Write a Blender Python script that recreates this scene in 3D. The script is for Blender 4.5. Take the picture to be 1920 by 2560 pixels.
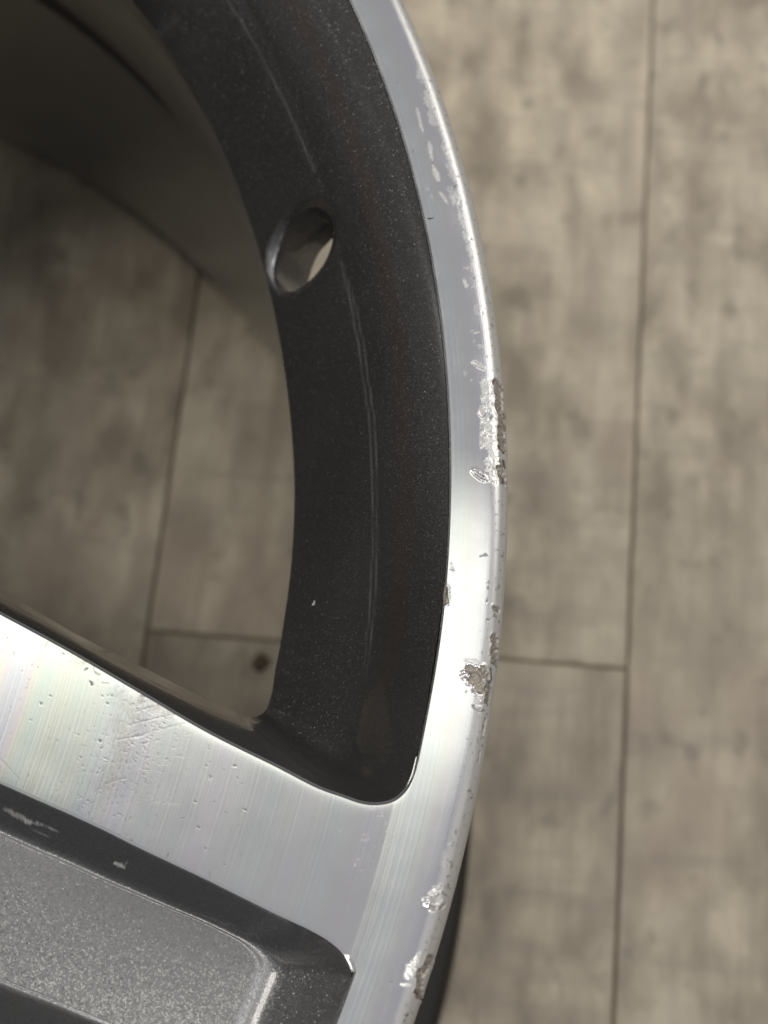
import bpy, math
import numpy as np

# Scale: metres.  The wheel stands on its back flange, its axis is the world z axis,
# the floor is z = 0 and the machined face lies FACE metres above it.  Tables are in mm.
FACE = 0.225
SPOKE_AZ, WINDOW_AZ = -14.85, 21.15        # middle of the seen spoke, middle of the seen opening

WIN = [[148.481, -57.748, -0.36, 147.389, -52.849, -7, 144.988, -45.01, -20], [157.974, -66.083, -0.36, 157.153, -61.529, -7, 155.191, -54.75, -20], [167.236, -74.63, -0.36, 166.702, -70.278, -7, 165.647, -65.239, -20], [176.244, -83.442, -0.36, 176.005, -79.23, -7, 174.744, -73.049, -20.5], [185.061, -92.151, -0.36, 185.188, -86.873, -8.5, 183.325, -80.025, -23], [193.905, -99.815, -0.36, 190.721, -90.514, -11, 188.102, -82.83, -27], [199.125, -104.418, -0.36, 194.21, -94.057, -12.5, 189.764, -83.306, -30.5], [202.122, -106.454, -0.36, 197.127, -96.935, -14, 190.725, -83.108, -32.5], [204.828, -108.201, -0.36, 200.226, -99.116, -15.5, 191.466, -82.738, -34], [207.086, -108.919, -0.36, 202.679, -99.631, -16, 192.129, -82.444, -34.5], [209.181, -108.894, -0.36, 204.608, -98.693, -16.3, 192.753, -81.972, -35], [210.942, -108.009, -0.36, 205.982, -96.712, -16.5, 193.465, -81.321, -35], [212.402, -106.406, -0.36, 206.955, -94.277, -16.5, 194.097, -80.312, -35], [213.932, -103.739, -0.36, 207.953, -91.442, -16.5, 194.856, -78.745, -35], [216.305, -98.949, -0.36, 209.486, -86.758, -16.5, 196.075, -75.511, -35]]
POCK = [[178.579, 15.564], [184.37, 15.39], [190.101, 15.248], [195.461, 15.012], [201.62, 14.572], [207.289, 14.283], [212.914, 13.997], [218.547, 13.593], [224.121, 13.222], [229.613, 12.943], [232.661, 12.466], [235.291, 11.42], [236.899, 9.74]]
PFLOOR = [[179.105, 9.505], [185.042, 9.353], [190.89, 9.295], [195.976, 9.136], [200.97, 9.101], [206.326, 9.04], [211.993, 9.046], [215.84, 8.845], [219.349, 8.519], [222.233, 7.453], [223.236, 6.253], [223.362, 4.003]]
HOLE = [[4.151, 221.961], [1.447, 223.27], [-1.07, 223.905], [-2.875, 223.906], [-4.101, 223.221], [-5.123, 222.763], [-6.849, 221.076], [-7.647, 219.015], [-7.59, 216.818], [-7.255, 215.245], [-6.355, 214.076], [-4.835, 213.032], [-2.874, 212.395], [-1.105, 212.268], [1.04, 212.564], [2.443, 213.084], [4.18, 214.178], [5.238, 215.412], [5.868, 216.992], [5.867, 218.532], [5.639, 219.838], [5.037, 221.021]]
RECESS = [[4.258, 223.581], [1.474, 224.987], [-1.255, 225.692], [-3.719, 225.496], [-5.791, 224.65], [-6.936, 223.894], [-8.554, 222.12], [-9.251, 219.964], [-9.343, 217.759], [-9.031, 216.046], [-7.675, 214.067], [-5.083, 212.474], [-2.308, 211.699], [0.337, 211.544], [2.752, 211.919], [4.782, 212.78], [6.024, 214.159], [6.863, 216.133], [7.026, 218.359], [6.314, 220.748], [5.456, 222.299]]
LIPW = [['W', 223.52, 100.03, 224.28, 97.49, 0.822, 0.45], ['W', 225.19, 94.99, 226.6, 92.2, 0.822, 0.6], ['W', 226.3, 92.16, 227.43, 89.0, 0.822, 0.55], ['W', 223.92, 92.27, 225.71, 87.08, 0.329, 0.75], ['W', 226.86, 85.58, 227.74, 82.17, 0.411, 0.85], ['W', 228.1, 80.96, 229.35, 78.07, 0.466, 0.95], ['W', 229.73, 76.0, 231.42, 73.72, 0.329, 0.85], ['W', 229.2, 85.56, 230.46, 82.47, 0.548, 0.4], ['W', 230.54, 81.76, 231.98, 78.36, 0.616, 0.5], ['W', 231.72, 75.16, 233.52, 73.95, 0.822, 0.8], ['W', 233.22, 73.22, 234.46, 69.36, 0.384, 0.8], ['W', 234.5, 69.02, 235.42, 66.71, 0.411, 0.8], ['W', 235.47, 66.2, 236.74, 63.44, 0.466, 0.75], ['W', 227.51, 76.81, 227.81, 76.14, 0.301, 0.35], ['W', 228.34, 75.49, 228.55, 74.46, 0.274, 0.35], ['S', 231.42, 76.53, 233.22, 73.92, 0.685, 0.5], ['S', 229.24, 85.21, 230.04, 83.5, 0.384, 0.4], ['P', 220.12, 96.9, 220.16, 96.86, 0.151, 0.6], ['P', 224.42, 83.6, 224.5, 83.57, 0.219, 0.5], ['P', 232.97, 69.28, 232.98, 69.27, 0.123, 0.7], ['P', 235.82, 67.62, 236.17, 67.45, 0.192, 0.8], ['P', 229.23, 85.3, 229.43, 85.14, 0.164, 0.5], ['P', 229.74, 84.18, 229.95, 83.76, 0.123, 0.6], ['P', 231.95, 77.21, 232.31, 77.43, 0.192, 0.6], ['P', 225.62, 95.32, 225.66, 95.29, 0.137, 0.5], ['P', 226.92, 92.14, 227.14, 92.26, 0.164, 0.5], ['P', 230.81, 82.15, 231.12, 82.09, 0.137, 0.4], ['P', 232.68, 74.74, 232.71, 74.71, 0.137, 0.7], ['W', 235.19, 61.95, 236.44, 61.99, 0.296, 0.7], ['W', 236.39, 63.31, 236.69, 61.3, 0.23, 0.7], ['W', 237.6, 62.83, 237.73, 61.62, 0.23, 0.6], ['W', 235.5, 59.86, 236.28, 58.43, 0.427, 0.95], ['W', 237.44, 60.98, 238.02, 60.54, 0.296, 0.8], ['W', 237.23, 59.54, 237.48, 57.96, 0.296, 0.6], ['W', 237.82, 55.59, 238.39, 53.46, 0.427, 0.5], ['W', 237.56, 50.49, 237.97, 50.74, 0.164, 0.8], ['W', 238.1, 50.3, 239.22, 50.54, 0.214, 0.85], ['W', 238.16, 48.89, 238.53, 48.73, 0.296, 0.4], ['W', 238.95, 48.09, 240.1, 47.93, 0.395, 0.6], ['C', 238.54, 45.31, 240.32, 44.15, 0.279, 1.0], ['P', 237.01, 60.29, 237.15, 60.26, 0.164, 0.7], ['P', 237.09, 58.32, 237.13, 58.28, 0.148, 0.7], ['P', 239.47, 55.01, 239.51, 54.94, 0.148, 0.7], ['P', 239.11, 54.23, 239.24, 53.85, 0.148, 0.6], ['W', 237.24, 43.51, 237.69, 42.6, 0.362, 0.35], ['W', 238.47, 41.82, 238.8, 41.95, 0.197, 0.6], ['W', 235.12, 46.98, 235.18, 47.18, 0.164, 0.5], ['W', 235.58, 48.1, 235.62, 48.05, 0.132, 0.7], ['W', 234.62, 52.7, 234.66, 52.68, 0.132, 0.7], ['S', 240.8, 41.98, 241.25, 38.39, 0.723, 1.0], ['C', 240.92, 37.4, 241.16, 35.91, 0.625, 1.0], ['S', 241.96, 37.33, 243.01, 37.25, 0.559, 1.0], ['S', 242.02, 35.06, 242.36, 33.4, 1.019, 0.9], ['S', 242.42, 32.84, 243.46, 29.22, 1.085, 1.0], ['S', 241.23, 34.4, 241.42, 30.85, 0.493, 0.6], ['G', 242.86, 42.22, 243.69, 37.33, 0.756, 1.0], ['G', 243.96, 37.17, 244.37, 34.76, 0.723, 1.0], ['G', 244.15, 34.35, 244.74, 31.04, 0.658, 1.0], ['P', 242.22, 42.53, 242.11, 41.94, 0.23, 0.9], ['P', 244.13, 31.16, 244.98, 30.32, 0.263, 1.0], ['P', 243.35, 37.29, 243.57, 36.75, 0.197, 0.8], ['P', 242.3, 35.66, 242.54, 35.87, 0.263, 0.6], ['S', 242.92, 27.85, 244.22, 25.05, 0.855, 1.0], ['S', 244.4, 28.39, 244.86, 25.49, 0.756, 0.9], ['G', 244.68, 27.31, 245.46, 25.37, 0.658, 0.9], ['P', 245.1, 29.03, 245.38, 27.95, 0.23, 1.0], ['P', 245.41, 25.92, 245.56, 25.2, 0.23, 1.0], ['D', 240.6, 26.38, 242.6, 25.14, 0.362, 1.0], ['W', 242.4, 43.32, 242.62, 43.27, 0.148, 1.0], ['P', 243.06, 12.56, 244.12, 12.79, 0.082, 0.9], ['S', 238.84, 10.62, 239.29, 9.61, 0.263, 0.7], ['S', 238.46, 7.22, 238.89, 4.82, 0.559, 0.9], ['G', 238.25, 6.5, 238.65, 4.79, 0.559, 0.9], ['G', 246.13, 4.36, 246.63, 4.33, 0.493, 0.9], ['G', 246.57, 0.01, 246.84, -3.54, 0.592, 1.0], ['P', 246.55, -3.92, 247.23, -4.18, 0.197, 0.9], ['P', 246.49, -4.94, 246.82, -6.59, 0.164, 1.0], ['G', 243.49, -5.8, 245.15, -6.11, 0.822, 1.0], ['G', 244.27, -7.06, 245.37, -8.27, 1.019, 1.0], ['G', 245.38, -5.24, 246.06, -6.34, 0.559, 0.9], ['D', 242.41, -6.43, 243.27, -6.84, 0.427, 0.8], ['S', 242.67, -4.29, 245.64, -4.53, 0.362, 0.8], ['P', 242.86, -6.04, 243.54, -6.3, 0.197, 0.8], ['P', 244.14, -8.92, 245.45, -9.1, 0.197, 0.9], ['S', 245.2, -9.8, 245.51, -11.26, 0.658, 0.9], ['P', 244.38, -11.23, 245.41, -11.85, 0.148, 0.8], ['P', 245.5, -11.89, 246.18, -11.51, 0.132, 0.8], ['G', 246.39, -7.14, 246.37, -10.16, 0.362, 1.0], ['P', 246.68, -6.77, 246.58, -10.64, 0.148, 0.9], ['G', 246.46, -12.64, 246.31, -15.13, 0.23, 0.8], ['P', 246.46, -16.59, 246.43, -16.76, 0.132, 0.7], ['P', 245.88, -14.86, 245.9, -14.9, 0.132, 0.8], ['G', 246.17, -17.61, 246.09, -19.24, 0.197, 0.5], ['P', 246.29, 7.78, 246.33, 7.72, 0.148, 0.8], ['P', 245.26, 2.35, 245.4, 2.32, 0.181, 0.9], ['P', 244.85, 8.4, 244.92, 8.36, 0.148, 0.8], ['P', 244.82, 7.52, 244.87, 7.41, 0.148, 0.7], ['P', 246.6, 13.65, 246.62, 13.62, 0.115, 0.7], ['P', 245.01, -2.87, 245.05, -2.94, 0.132, 0.7], ['P', 243.19, -9.2, 243.23, -9.26, 0.148, 0.5], ['G', 244.88, 5.35, 245.0, 5.01, 0.23, 0.35], ['P', 247.03, 2.82, 247.08, 2.65, 0.132, 0.7], ['C', 242.04, -39.74, 242.8, -39.75, 0.805, 1.0], ['S', 241.32, -39.18, 242.65, -38.37, 0.575, 0.8], ['D', 240.59, -40.34, 241.15, -40.54, 0.253, 1.0], ['W', 242.35, -37.65, 242.89, -37.57, 0.184, 0.8], ['W', 241.37, -38.15, 242.07, -38.07, 0.15, 1.0], ['G', 241.55, -41.19, 241.99, -41.24, 0.391, 0.8], ['G', 242.94, -41.02, 243.42, -40.43, 0.253, 0.7], ['G', 243.03, -38.87, 243.49, -39.08, 0.184, 0.8], ['P', 241.8, -41.43, 242.11, -41.33, 0.092, 0.8], ['P', 241.03, -39.43, 241.96, -38.99, 0.092, 0.7], ['P', 243.26, -38.95, 243.65, -39.03, 0.092, 0.7], ['S', 240.9, -47.72, 239.91, -49.41, 0.506, 1.0], ['S', 239.63, -49.76, 239.54, -50.81, 0.69, 1.0], ['W', 240.11, -49.28, 240.7, -48.79, 0.46, 0.3], ['S', 238.74, -52.15, 240.0, -52.0, 0.253, 0.9], ['W', 239.52, -49.77, 239.73, -50.58, 0.46, 0.35], ['G', 242.31, -47.87, 241.48, -49.95, 0.506, 1.0], ['G', 241.16, -49.99, 241.21, -53.2, 0.529, 1.0], ['P', 240.98, -51.26, 241.11, -51.45, 0.184, 0.8], ['P', 240.7, -52.53, 241.45, -53.47, 0.138, 0.9], ['G', 240.83, -52.73, 241.55, -53.36, 0.345, 1.0], ['P', 239.86, -56.23, 240.09, -55.9, 0.138, 0.9], ['P', 239.63, -56.98, 239.76, -56.76, 0.138, 0.8], ['P', 237.16, -51.95, 237.59, -51.96, 0.058, 0.7], ['G', 243.99, -34.64, 243.92, -35.08, 0.23, 0.4], ['P', 244.56, -34.9, 244.62, -34.91, 0.115, 0.4], ['W', 242.65, -33.11, 242.67, -35.32, 0.526, 0.35], ['W', 243.08, -31.95, 243.27, -31.7, 0.292, 0.35], ['P', 245.1, -22.57, 245.13, -22.59, 0.105, 0.7], ['P', 243.97, -35.06, 244.0, -35.1, 0.164, 0.5]]
SPW = [['P', 194.39, -16.52, 198.62, -14.91, 0.049, 0.4], ['P', 194.52, -17.85, 198.78, -15.89, 0.058, 0.6400000000000001], ['P', 193.8, -19.93, 200.98, -17.2, 0.058, 0.6400000000000001], ['P', 192.69, -22.27, 196.42, -21.16, 0.066, 0.5599999999999999], ['P', 196.38, -20.95, 203.54, -18.11, 0.049, 0.48], ['P', 191.97, -29.0, 194.99, -27.77, 0.066, 0.5599999999999999], ['P', 193.68, -21.71, 195.65, -20.48, 0.049, 0.48], ['P', 194.36, -16.97, 195.75, -16.14, 0.049, 0.48], ['P', 175.94, -27.1, 179.83, -30.11, 0.049, 0.48], ['P', 188.76, -14.04, 189.96, -13.95, 0.066, 0.5599999999999999], ['W', 196.99, -23.18, 203.15, -22.34, 0.066, 0.6], ['W', 197.38, -24.12, 203.81, -23.69, 0.077, 0.7], ['W', 196.04, -26.35, 199.48, -26.27, 0.088, 0.7], ['W', 198.66, -25.28, 201.25, -25.19, 0.088, 0.8], ['W', 198.82, -27.43, 199.86, -27.19, 0.088, 0.6], ['W', 196.44, -22.48, 202.65, -20.65, 0.066, 0.45], ['W', 199.18, -23.25, 204.04, -22.46, 0.066, 0.4], ['W', 199.23, -21.05, 202.9, -19.52, 0.066, 0.4], ['W', 196.43, -24.89, 201.6, -24.71, 0.066, 0.4], ['W', 197.3, -23.69, 202.12, -22.69, 0.055, 0.4], ['W', 195.83, -26.41, 199.45, -26.23, 0.067, 0.6], ['W', 198.78, -30.93, 203.84, -30.69, 0.067, 0.8], ['W', 196.39, -31.38, 203.51, -28.72, 0.067, 0.45], ['W', 193.05, -27.57, 194.34, -27.36, 0.067, 0.5], ['W', 198.79, -25.3, 201.11, -25.28, 0.067, 0.7], ['P', 185.9, -12.34, 186.29, -12.07, 0.181, 0.8], ['P', 187.18, -14.12, 187.38, -14.43, 0.197, 0.8], ['P', 180.34, -18.18, 180.44, -18.34, 0.164, 0.7200000000000001], ['P', 181.48, -16.88, 181.63, -16.95, 0.148, 0.6400000000000001], ['P', 190.2, -22.74, 190.26, -22.82, 0.181, 0.8], ['P', 190.52, -23.84, 190.57, -23.88, 0.148, 0.5599999999999999], ['P', 187.66, -25.45, 187.86, -25.6, 0.132, 0.5599999999999999], ['P', 189.24, -16.01, 189.33, -16.04, 0.148, 0.5599999999999999], ['P', 190.01, -15.78, 190.06, -15.82, 0.132, 0.5599999999999999], ['P', 190.62, -15.76, 190.73, -15.84, 0.132, 0.5599999999999999], ['P', 194.62, -14.7, 195.25, -14.54, 0.148, 0.6400000000000001], ['P', 195.04, -15.22, 195.81, -15.24, 0.148, 0.6400000000000001], ['P', 190.2, -17.02, 190.39, -17.11, 0.148, 0.5599999999999999], ['P', 180.63, -29.2, 180.71, -29.27, 0.132, 0.48], ['P', 195.44, -21.43, 195.61, -21.52, 0.148, 0.48], ['P', 186.84, -10.87, 187.5, -12.61, 0.148, 0.4], ['P', 182.01, -10.07, 182.39, -10.3, 0.148, 0.48], ['P', 187.61, -12.6, 188.32, -12.85, 0.197, 0.4], ['P', 207.46, -26.18, 207.28, -26.42, 0.148, 0.48], ['P', 210.57, -24.08, 210.79, -24.1, 0.148, 0.48], ['P', 206.38, -24.58, 206.43, -24.66, 0.132, 0.48], ['P', 179.21, -9.48, 179.5, -8.64, 0.148, 0.4], ['H', 192.07, -15.23, 195.43, -19.29, 1.973, 0.4], ['H', 192.43, -19.65, 193.84, -24.98, 1.534, 0.32], ['H', 185.1, -11.07, 186.84, -10.87, 0.877, 0.45], ['H', 194.81, -15.8, 199.89, -17.21, 1.008, 0.6], ['H', 194.26, -24.93, 191.57, -29.15, 1.315, 0.25], ['P', 205.63, -30.03, 205.71, -30.09, 0.168, 0.765], ['P', 206.74, -33.64, 206.82, -33.74, 0.182, 0.765], ['P', 213.1, -30.34, 213.18, -30.4, 0.182, 0.765], ['P', 211.4, -38.56, 211.47, -38.58, 0.14, 0.68], ['P', 210.49, -24.14, 210.64, -24.19, 0.14, 0.595], ['P', 207.18, -26.06, 207.44, -26.17, 0.112, 0.51], ['P', 208.45, -29.7, 208.53, -29.75, 0.112, 0.51], ['P', 203.07, -37.96, 202.97, -38.4, 0.14, 0.595], ['P', 208.19, -36.5, 208.38, -36.65, 0.14, 0.425], ['P', 213.5, -36.87, 213.57, -36.9, 0.098, 0.51], ['P', 197.32, -36.63, 197.51, -36.77, 0.14, 0.595], ['P', 190.06, -31.71, 190.23, -31.87, 0.168, 0.68], ['P', 187.29, -14.21, 187.45, -14.48, 0.168, 0.765], ['P', 190.14, -22.85, 190.25, -22.91, 0.14, 0.765], ['P', 180.34, -18.15, 180.43, -18.25, 0.14, 0.765], ['W', 227.14, -31.71, 227.22, -31.77, 0.246, 0.8], ['W', 229.94, -36.3, 230.08, -36.35, 0.246, 0.8], ['W', 220.08, -36.09, 220.15, -36.14, 0.21, 0.5], ['W', 211.82, -26.03, 211.94, -26.12, 0.175, 0.5], ['W', 221.59, -24.76, 222.13, -24.98, 0.281, 0.35], ['W', 230.64, -32.64, 231.78, -32.34, 0.281, 0.35], ['W', 231.02, -36.94, 231.24, -37.08, 0.175, 0.6], ['W', 231.42, -27.94, 231.56, -28.2, 0.187, 0.7], ['W', 232.83, -28.37, 233.11, -28.38, 0.14, 0.9], ['W', 232.22, -28.94, 233.4, -28.87, 0.094, 0.7], ['W', 233.54, -29.57, 233.58, -29.61, 0.175, 1], ['W', 233.76, -30.0, 233.82, -30.04, 0.175, 1], ['W', 233.93, -30.43, 234.16, -30.47, 0.105, 0.6], ['W', 233.86, -31.0, 233.95, -31.06, 0.152, 0.9], ['W', 234.74, -31.03, 234.79, -31.07, 0.14, 0.9], ['W', 235.05, -31.31, 235.14, -31.34, 0.152, 0.9], ['W', 233.93, -32.74, 234.37, -32.69, 0.105, 0.7], ['W', 230.24, -35.43, 230.47, -35.52, 0.175, 0.7], ['W', 229.95, -36.25, 230.13, -36.31, 0.234, 0.8], ['W', 231.93, -35.54, 232.07, -35.48, 0.117, 0.6], ['W', 231.16, -36.99, 231.21, -37.02, 0.117, 0.7], ['W', 230.5, -32.67, 231.58, -32.37, 0.257, 0.35], ['W', 230.61, -31.82, 231.29, -31.85, 0.351, 0.25], ['W', 232.39, -33.45, 232.71, -33.3, 0.105, 0.5]]
CAM = [0.244517, -0.075579, 0.244771, 0.37046, 0.021911, 0.123007, 3653.243]
FLOOR = [0.0333, 0.28902, 0.14995, 0.05474]
POCKW = [['W', 179.07, 12.92, 183.28, 12.63, 0.37, 0.5], ['W', 181.6, 12.67, 186.49, 12.84, 0.168, 0.6], ['W', 182.67, 12.38, 183.82, 12.66, 0.269, 0.7], ['W', 186.49, 12.84, 188.54, 12.77, 0.101, 0.6], ['W', 183.8, 11.95, 186.62, 11.83, 0.084, 0.5], ['W', 197.71, 11.85, 199.51, 11.86, 0.302, 0.8], ['W', 199.37, 12.16, 199.93, 12.52, 0.084, 0.6]]
MARKS = {'lint': [215.8, 11.26], 'bristle': [228.2, 70.73, 229.38, 70.94], 'diamond': [[179.31, 52.8], [181.77, 57.14], [185.22, 54.89], [182.65, 50.41]]}

scene = bpy.context.scene
for o in list(bpy.data.objects):
    bpy.data.objects.remove(o)

# ------------------------------------------------------------------ camera, room light, lamps
cam_data = bpy.data.cameras.new('camera')
cam = bpy.data.objects.new('camera', cam_data)
scene.collection.objects.link(cam)
cam.location = (CAM[0], CAM[1], CAM[2] + FACE)
cam.rotation_euler = (CAM[3], CAM[4], CAM[5])
cam_data.sensor_fit = 'VERTICAL'
cam_data.sensor_height = 24.0
cam_data.lens = 24.0 * CAM[6] / 2212.0
cam_data.clip_start = 0.01
cam_data.clip_end = 50.0
cam_data.dof.use_dof = True
cam_data.dof.focus_distance = 0.262
cam_data.dof.aperture_fstop = 13.0
scene.camera = cam

world = bpy.data.worlds.new('World')
scene.world = world
world.use_nodes = True
wn = world.node_tree
wn.nodes.clear()
w_out = wn.nodes.new('ShaderNodeOutputWorld')
w_bg = wn.nodes.new('ShaderNodeBackground')
w_tc = wn.nodes.new('ShaderNodeTexCoord')
w_sep = wn.nodes.new('ShaderNodeSeparateXYZ')
w_ramp = wn.nodes.new('ShaderNodeValToRGB')       # walls of the room below, pale ceiling above
w_ramp.color_ramp.interpolation = 'EASE'
w_ramp.color_ramp.elements[0].position = 0.15
w_ramp.color_ramp.elements[0].color = (0.12, 0.115, 0.107, 1)
w_ramp.color_ramp.elements[1].position = 0.97
w_ramp.color_ramp.elements[1].color = (0.64, 0.64, 0.665, 1)
wn.links.new(w_tc.outputs['Generated'], w_sep.inputs[0])
wn.links.new(w_sep.outputs['Z'], w_ramp.inputs[0])
wn.links.new(w_ramp.outputs[0], w_bg.inputs[0])
w_bg.inputs[1].default_value = 1.0
wn.links.new(w_bg.outputs[0], w_out.inputs[0])


def overhead_or_added_lamp(name, loc, sx, sy, power, color, aim=None):
    d = bpy.data.lights.new(name, 'AREA')
    d.shape = 'RECTANGLE'
    d.size, d.size_y = sx, sy
    d.energy = power
    d.color = color
    o = bpy.data.objects.new(name, d)
    scene.collection.objects.link(o)
    o.location = loc
    if aim is not None:
        v = np.array(aim) - np.array(loc)
        o.rotation_euler = (math.acos(-v[2] / np.linalg.norm(v)), 0, math.atan2(v[0], -v[1]) + math.pi)
    return o


overhead_or_added_lamp('overhead_or_added_lamp', (-0.35, 0.62, 2.20), 1.70, 0.34, 3.15, (0.985, 1.0, 0.87))
overhead_or_added_lamp('overhead_or_added_lamp', (2.10, 2.30, 2.20), 2.20, 2.20, 84.0, (1.0, 0.955, 0.875))
overhead_or_added_lamp('overhead_or_added_lamp', (-2.10, 0.95, 2.20), 1.40, 1.20, 36.0, (1.0, 0.955, 0.875))  # unseen lamp added on the left to brighten the inside of the wheel
overhead_or_added_lamp('overhead_or_added_lamp', (0.15, -0.44, 2.20), 1.00, 0.22, 16.0, (1.0, 0.955, 0.875))  # unseen lamp added for the floor inside the wheel and the recess edges

vs = scene.view_settings
vs.view_transform = 'Standard'
vs.look = 'None'
vs.exposure = 0.0
vs.gamma = 1.0
vs.use_curve_mapping = False


# ------------------------------------------------------------------ mesh helpers
def hash2(ix, iy, seed):
    h = (ix * 374761393 + iy * 668265263 + seed * 2147483647) & 0xFFFFFFFF
    h = ((h ^ (h >> 13)) * 1274126177) & 0xFFFFFFFF
    return ((h ^ (h >> 16)) & 0xFFFFFF) / float(0xFFFFFF)


def vnoise(x, y, seed=0):
    """value noise -1..1"""
    x0, y0 = np.floor(x), np.floor(y)
    fx, fy = x - x0, y - y0
    fx, fy = fx * fx * (3 - 2 * fx), fy * fy * (3 - 2 * fy)
    x0, y0 = x0.astype(np.int64), y0.astype(np.int64)
    a, b = hash2(x0, y0, seed), hash2(x0 + 1, y0, seed)
    c, d = hash2(x0, y0 + 1, seed), hash2(x0 + 1, y0 + 1, seed)
    return 2 * ((a * (1 - fx) + b * fx) * (1 - fy) + (c * (1 - fx) + d * fx) * fy) - 1


def sstep(e0, e1, x):
    t = np.clip((x - e0) / (e1 - e0), 0, 1)
    return t * t * (3 - 2 * t)


class Mesh:
    """collects grids of points (mm, wheel frame with z = 0 on the machined face)"""
    def __init__(self):
        self.v, self.f, self.w, self.n = [], [], [], 0

    def grid(self, P, wear_sheen=None, close_u=False, mask=None, flip=False):
        n, m = P.shape[:2]
        idx = np.arange(n * m).reshape(n, m) + self.n
        if close_u:
            idx = np.vstack([idx, idx[:1]])
        q = np.stack([idx[:-1, :-1], idx[1:, :-1], idx[1:, 1:], idx[:-1, 1:]], -1)
        if flip:
            q = q[..., ::-1]
        q = q.reshape(-1, 4) if mask is None else q[mask]
        self.v.append(P.reshape(-1, 3))
        self.w.append(np.zeros((n * m, 4)) if wear_sheen is None else wear_sheen.reshape(-1, 4))
        self.f.append(q)
        self.n += n * m

    def build(self, name):
        v, f, w = np.concatenate(self.v) * 0.001, np.concatenate(self.f), np.concatenate(self.w)
        me = bpy.data.meshes.new(name)
        me.vertices.add(len(v))
        me.vertices.foreach_set('co', v.astype(np.float32).ravel())
        me.loops.add(f.size)
        me.loops.foreach_set('vertex_index', f.astype(np.int32).ravel())
        me.polygons.add(len(f))
        me.polygons.foreach_set('loop_start', np.arange(0, f.size, 4, dtype=np.int32))
        me.polygons.foreach_set('use_smooth', np.ones(len(f), dtype=bool))
        me.update(calc_edges=True)
        at = me.attributes.new('wear_sheen', 'FLOAT_COLOR', 'POINT')
        at.data.foreach_set('color', w.astype(np.float32).ravel())
        me.validate()
        return me


def link(name, me, mat, parent=None, rz=0.0, loc=None, label=None):
    o = bpy.data.objects.new(name, me)
    scene.collection.objects.link(o)
    if mat is not None and not me.materials:
        me.materials.append(mat)
    if parent is not None:
        o.parent = parent
    if loc is not None:
        o.location = loc
    o.rotation_euler = (0, 0, math.radians(rz))
    if label:
        o['label'] = label
    return o


def rot(P, deg):
    a = math.radians(deg)
    c, s = math.cos(a), math.sin(a)
    R = P.copy()
    R[..., 0] = P[..., 0] * c - P[..., 1] * s
    R[..., 1] = P[..., 0] * s + P[..., 1] * c
    return R


def catmull(P, n_per=24, closed=False):
    P = np.asarray(P, float)
    if closed:
        Q = np.vstack([P[-1:], P, P[:2]])
    else:
        Q = np.vstack([2 * P[:1] - P[1:2], P, 2 * P[-1:] - P[-2:-1]])
    out = []
    k = len(P) if closed else len(P) - 1
    for i in range(k):
        p0, p1, p2, p3 = Q[i:i + 4]
        d = lambda a, b: max(np.linalg.norm((a - b)[:2]), 1e-3) ** 0.5
        t0, t1 = 0, d(p0, p1)
        t2 = t1 + d(p1, p2)
        t3 = t2 + d(p2, p3)
        t = np.linspace(t1, t2, n_per, endpoint=False)[:, None]
        A1 = (t1 - t) / (t1 - t0) * p0 + (t - t0) / (t1 - t0) * p1
        A2 = (t2 - t) / (t2 - t1) * p1 + (t - t1) / (t2 - t1) * p2
        A3 = (t3 - t) / (t3 - t2) * p2 + (t - t2) / (t3 - t2) * p3
        B1 = (t2 - t) / (t2 - t0) * A1 + (t - t0) / (t2 - t0) * A2
        B2 = (t3 - t) / (t3 - t1) * A2 + (t - t1) / (t3 - t1) * A3
        out.append((t2 - t) / (t2 - t1) * B1 + (t - t1) / (t2 - t1) * B2)
    if not closed:
        out.append(P[-1:])
    return np.vstack(out)


def resample(C, u, cols=slice(0, 2)):
    """points of polyline C at arc-length fractions u"""
    d = np.r_[0, np.cumsum(np.linalg.norm(np.diff(C[:, cols], axis=0), axis=1))]
    d /= d[-1]
    return np.stack([np.interp(u, d, C[:, i]) for i in range(C.shape[1])], 1)


def poly_sd(x, y, poly):
    """signed distance to a closed polygon (inside < 0) and nearest point"""
    P = np.asarray(poly, float)
    Q = np.roll(P, -1, axis=0)
    best = np.full(x.shape, 1e9)
    nx, ny = np.zeros_like(x), np.zeros_like(x)
    inside = np.zeros(x.shape, bool)
    for (ax, ay), (bx, by) in zip(P, Q):
        ex, ey = bx - ax, by - ay
        t = np.clip(((x - ax) * ex + (y - ay) * ey) / (ex * ex + ey * ey), 0, 1)
        cx, cy = ax + t * ex, ay + t * ey
        d = np.hypot(x - cx, y - cy)
        m = d < best
        best = np.where(m, d, best)
        nx, ny = np.where(m, cx, nx), np.where(m, cy, ny)
        cr = (ay > y) != (by > y)
        with np.errstate(divide='ignore', invalid='ignore'):
            xi = ax + (y - ay) / (by - ay if by != ay else 1e-9) * ex
        inside ^= cr & (x < xi)
    return np.where(inside, -best, best), nx, ny


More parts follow.
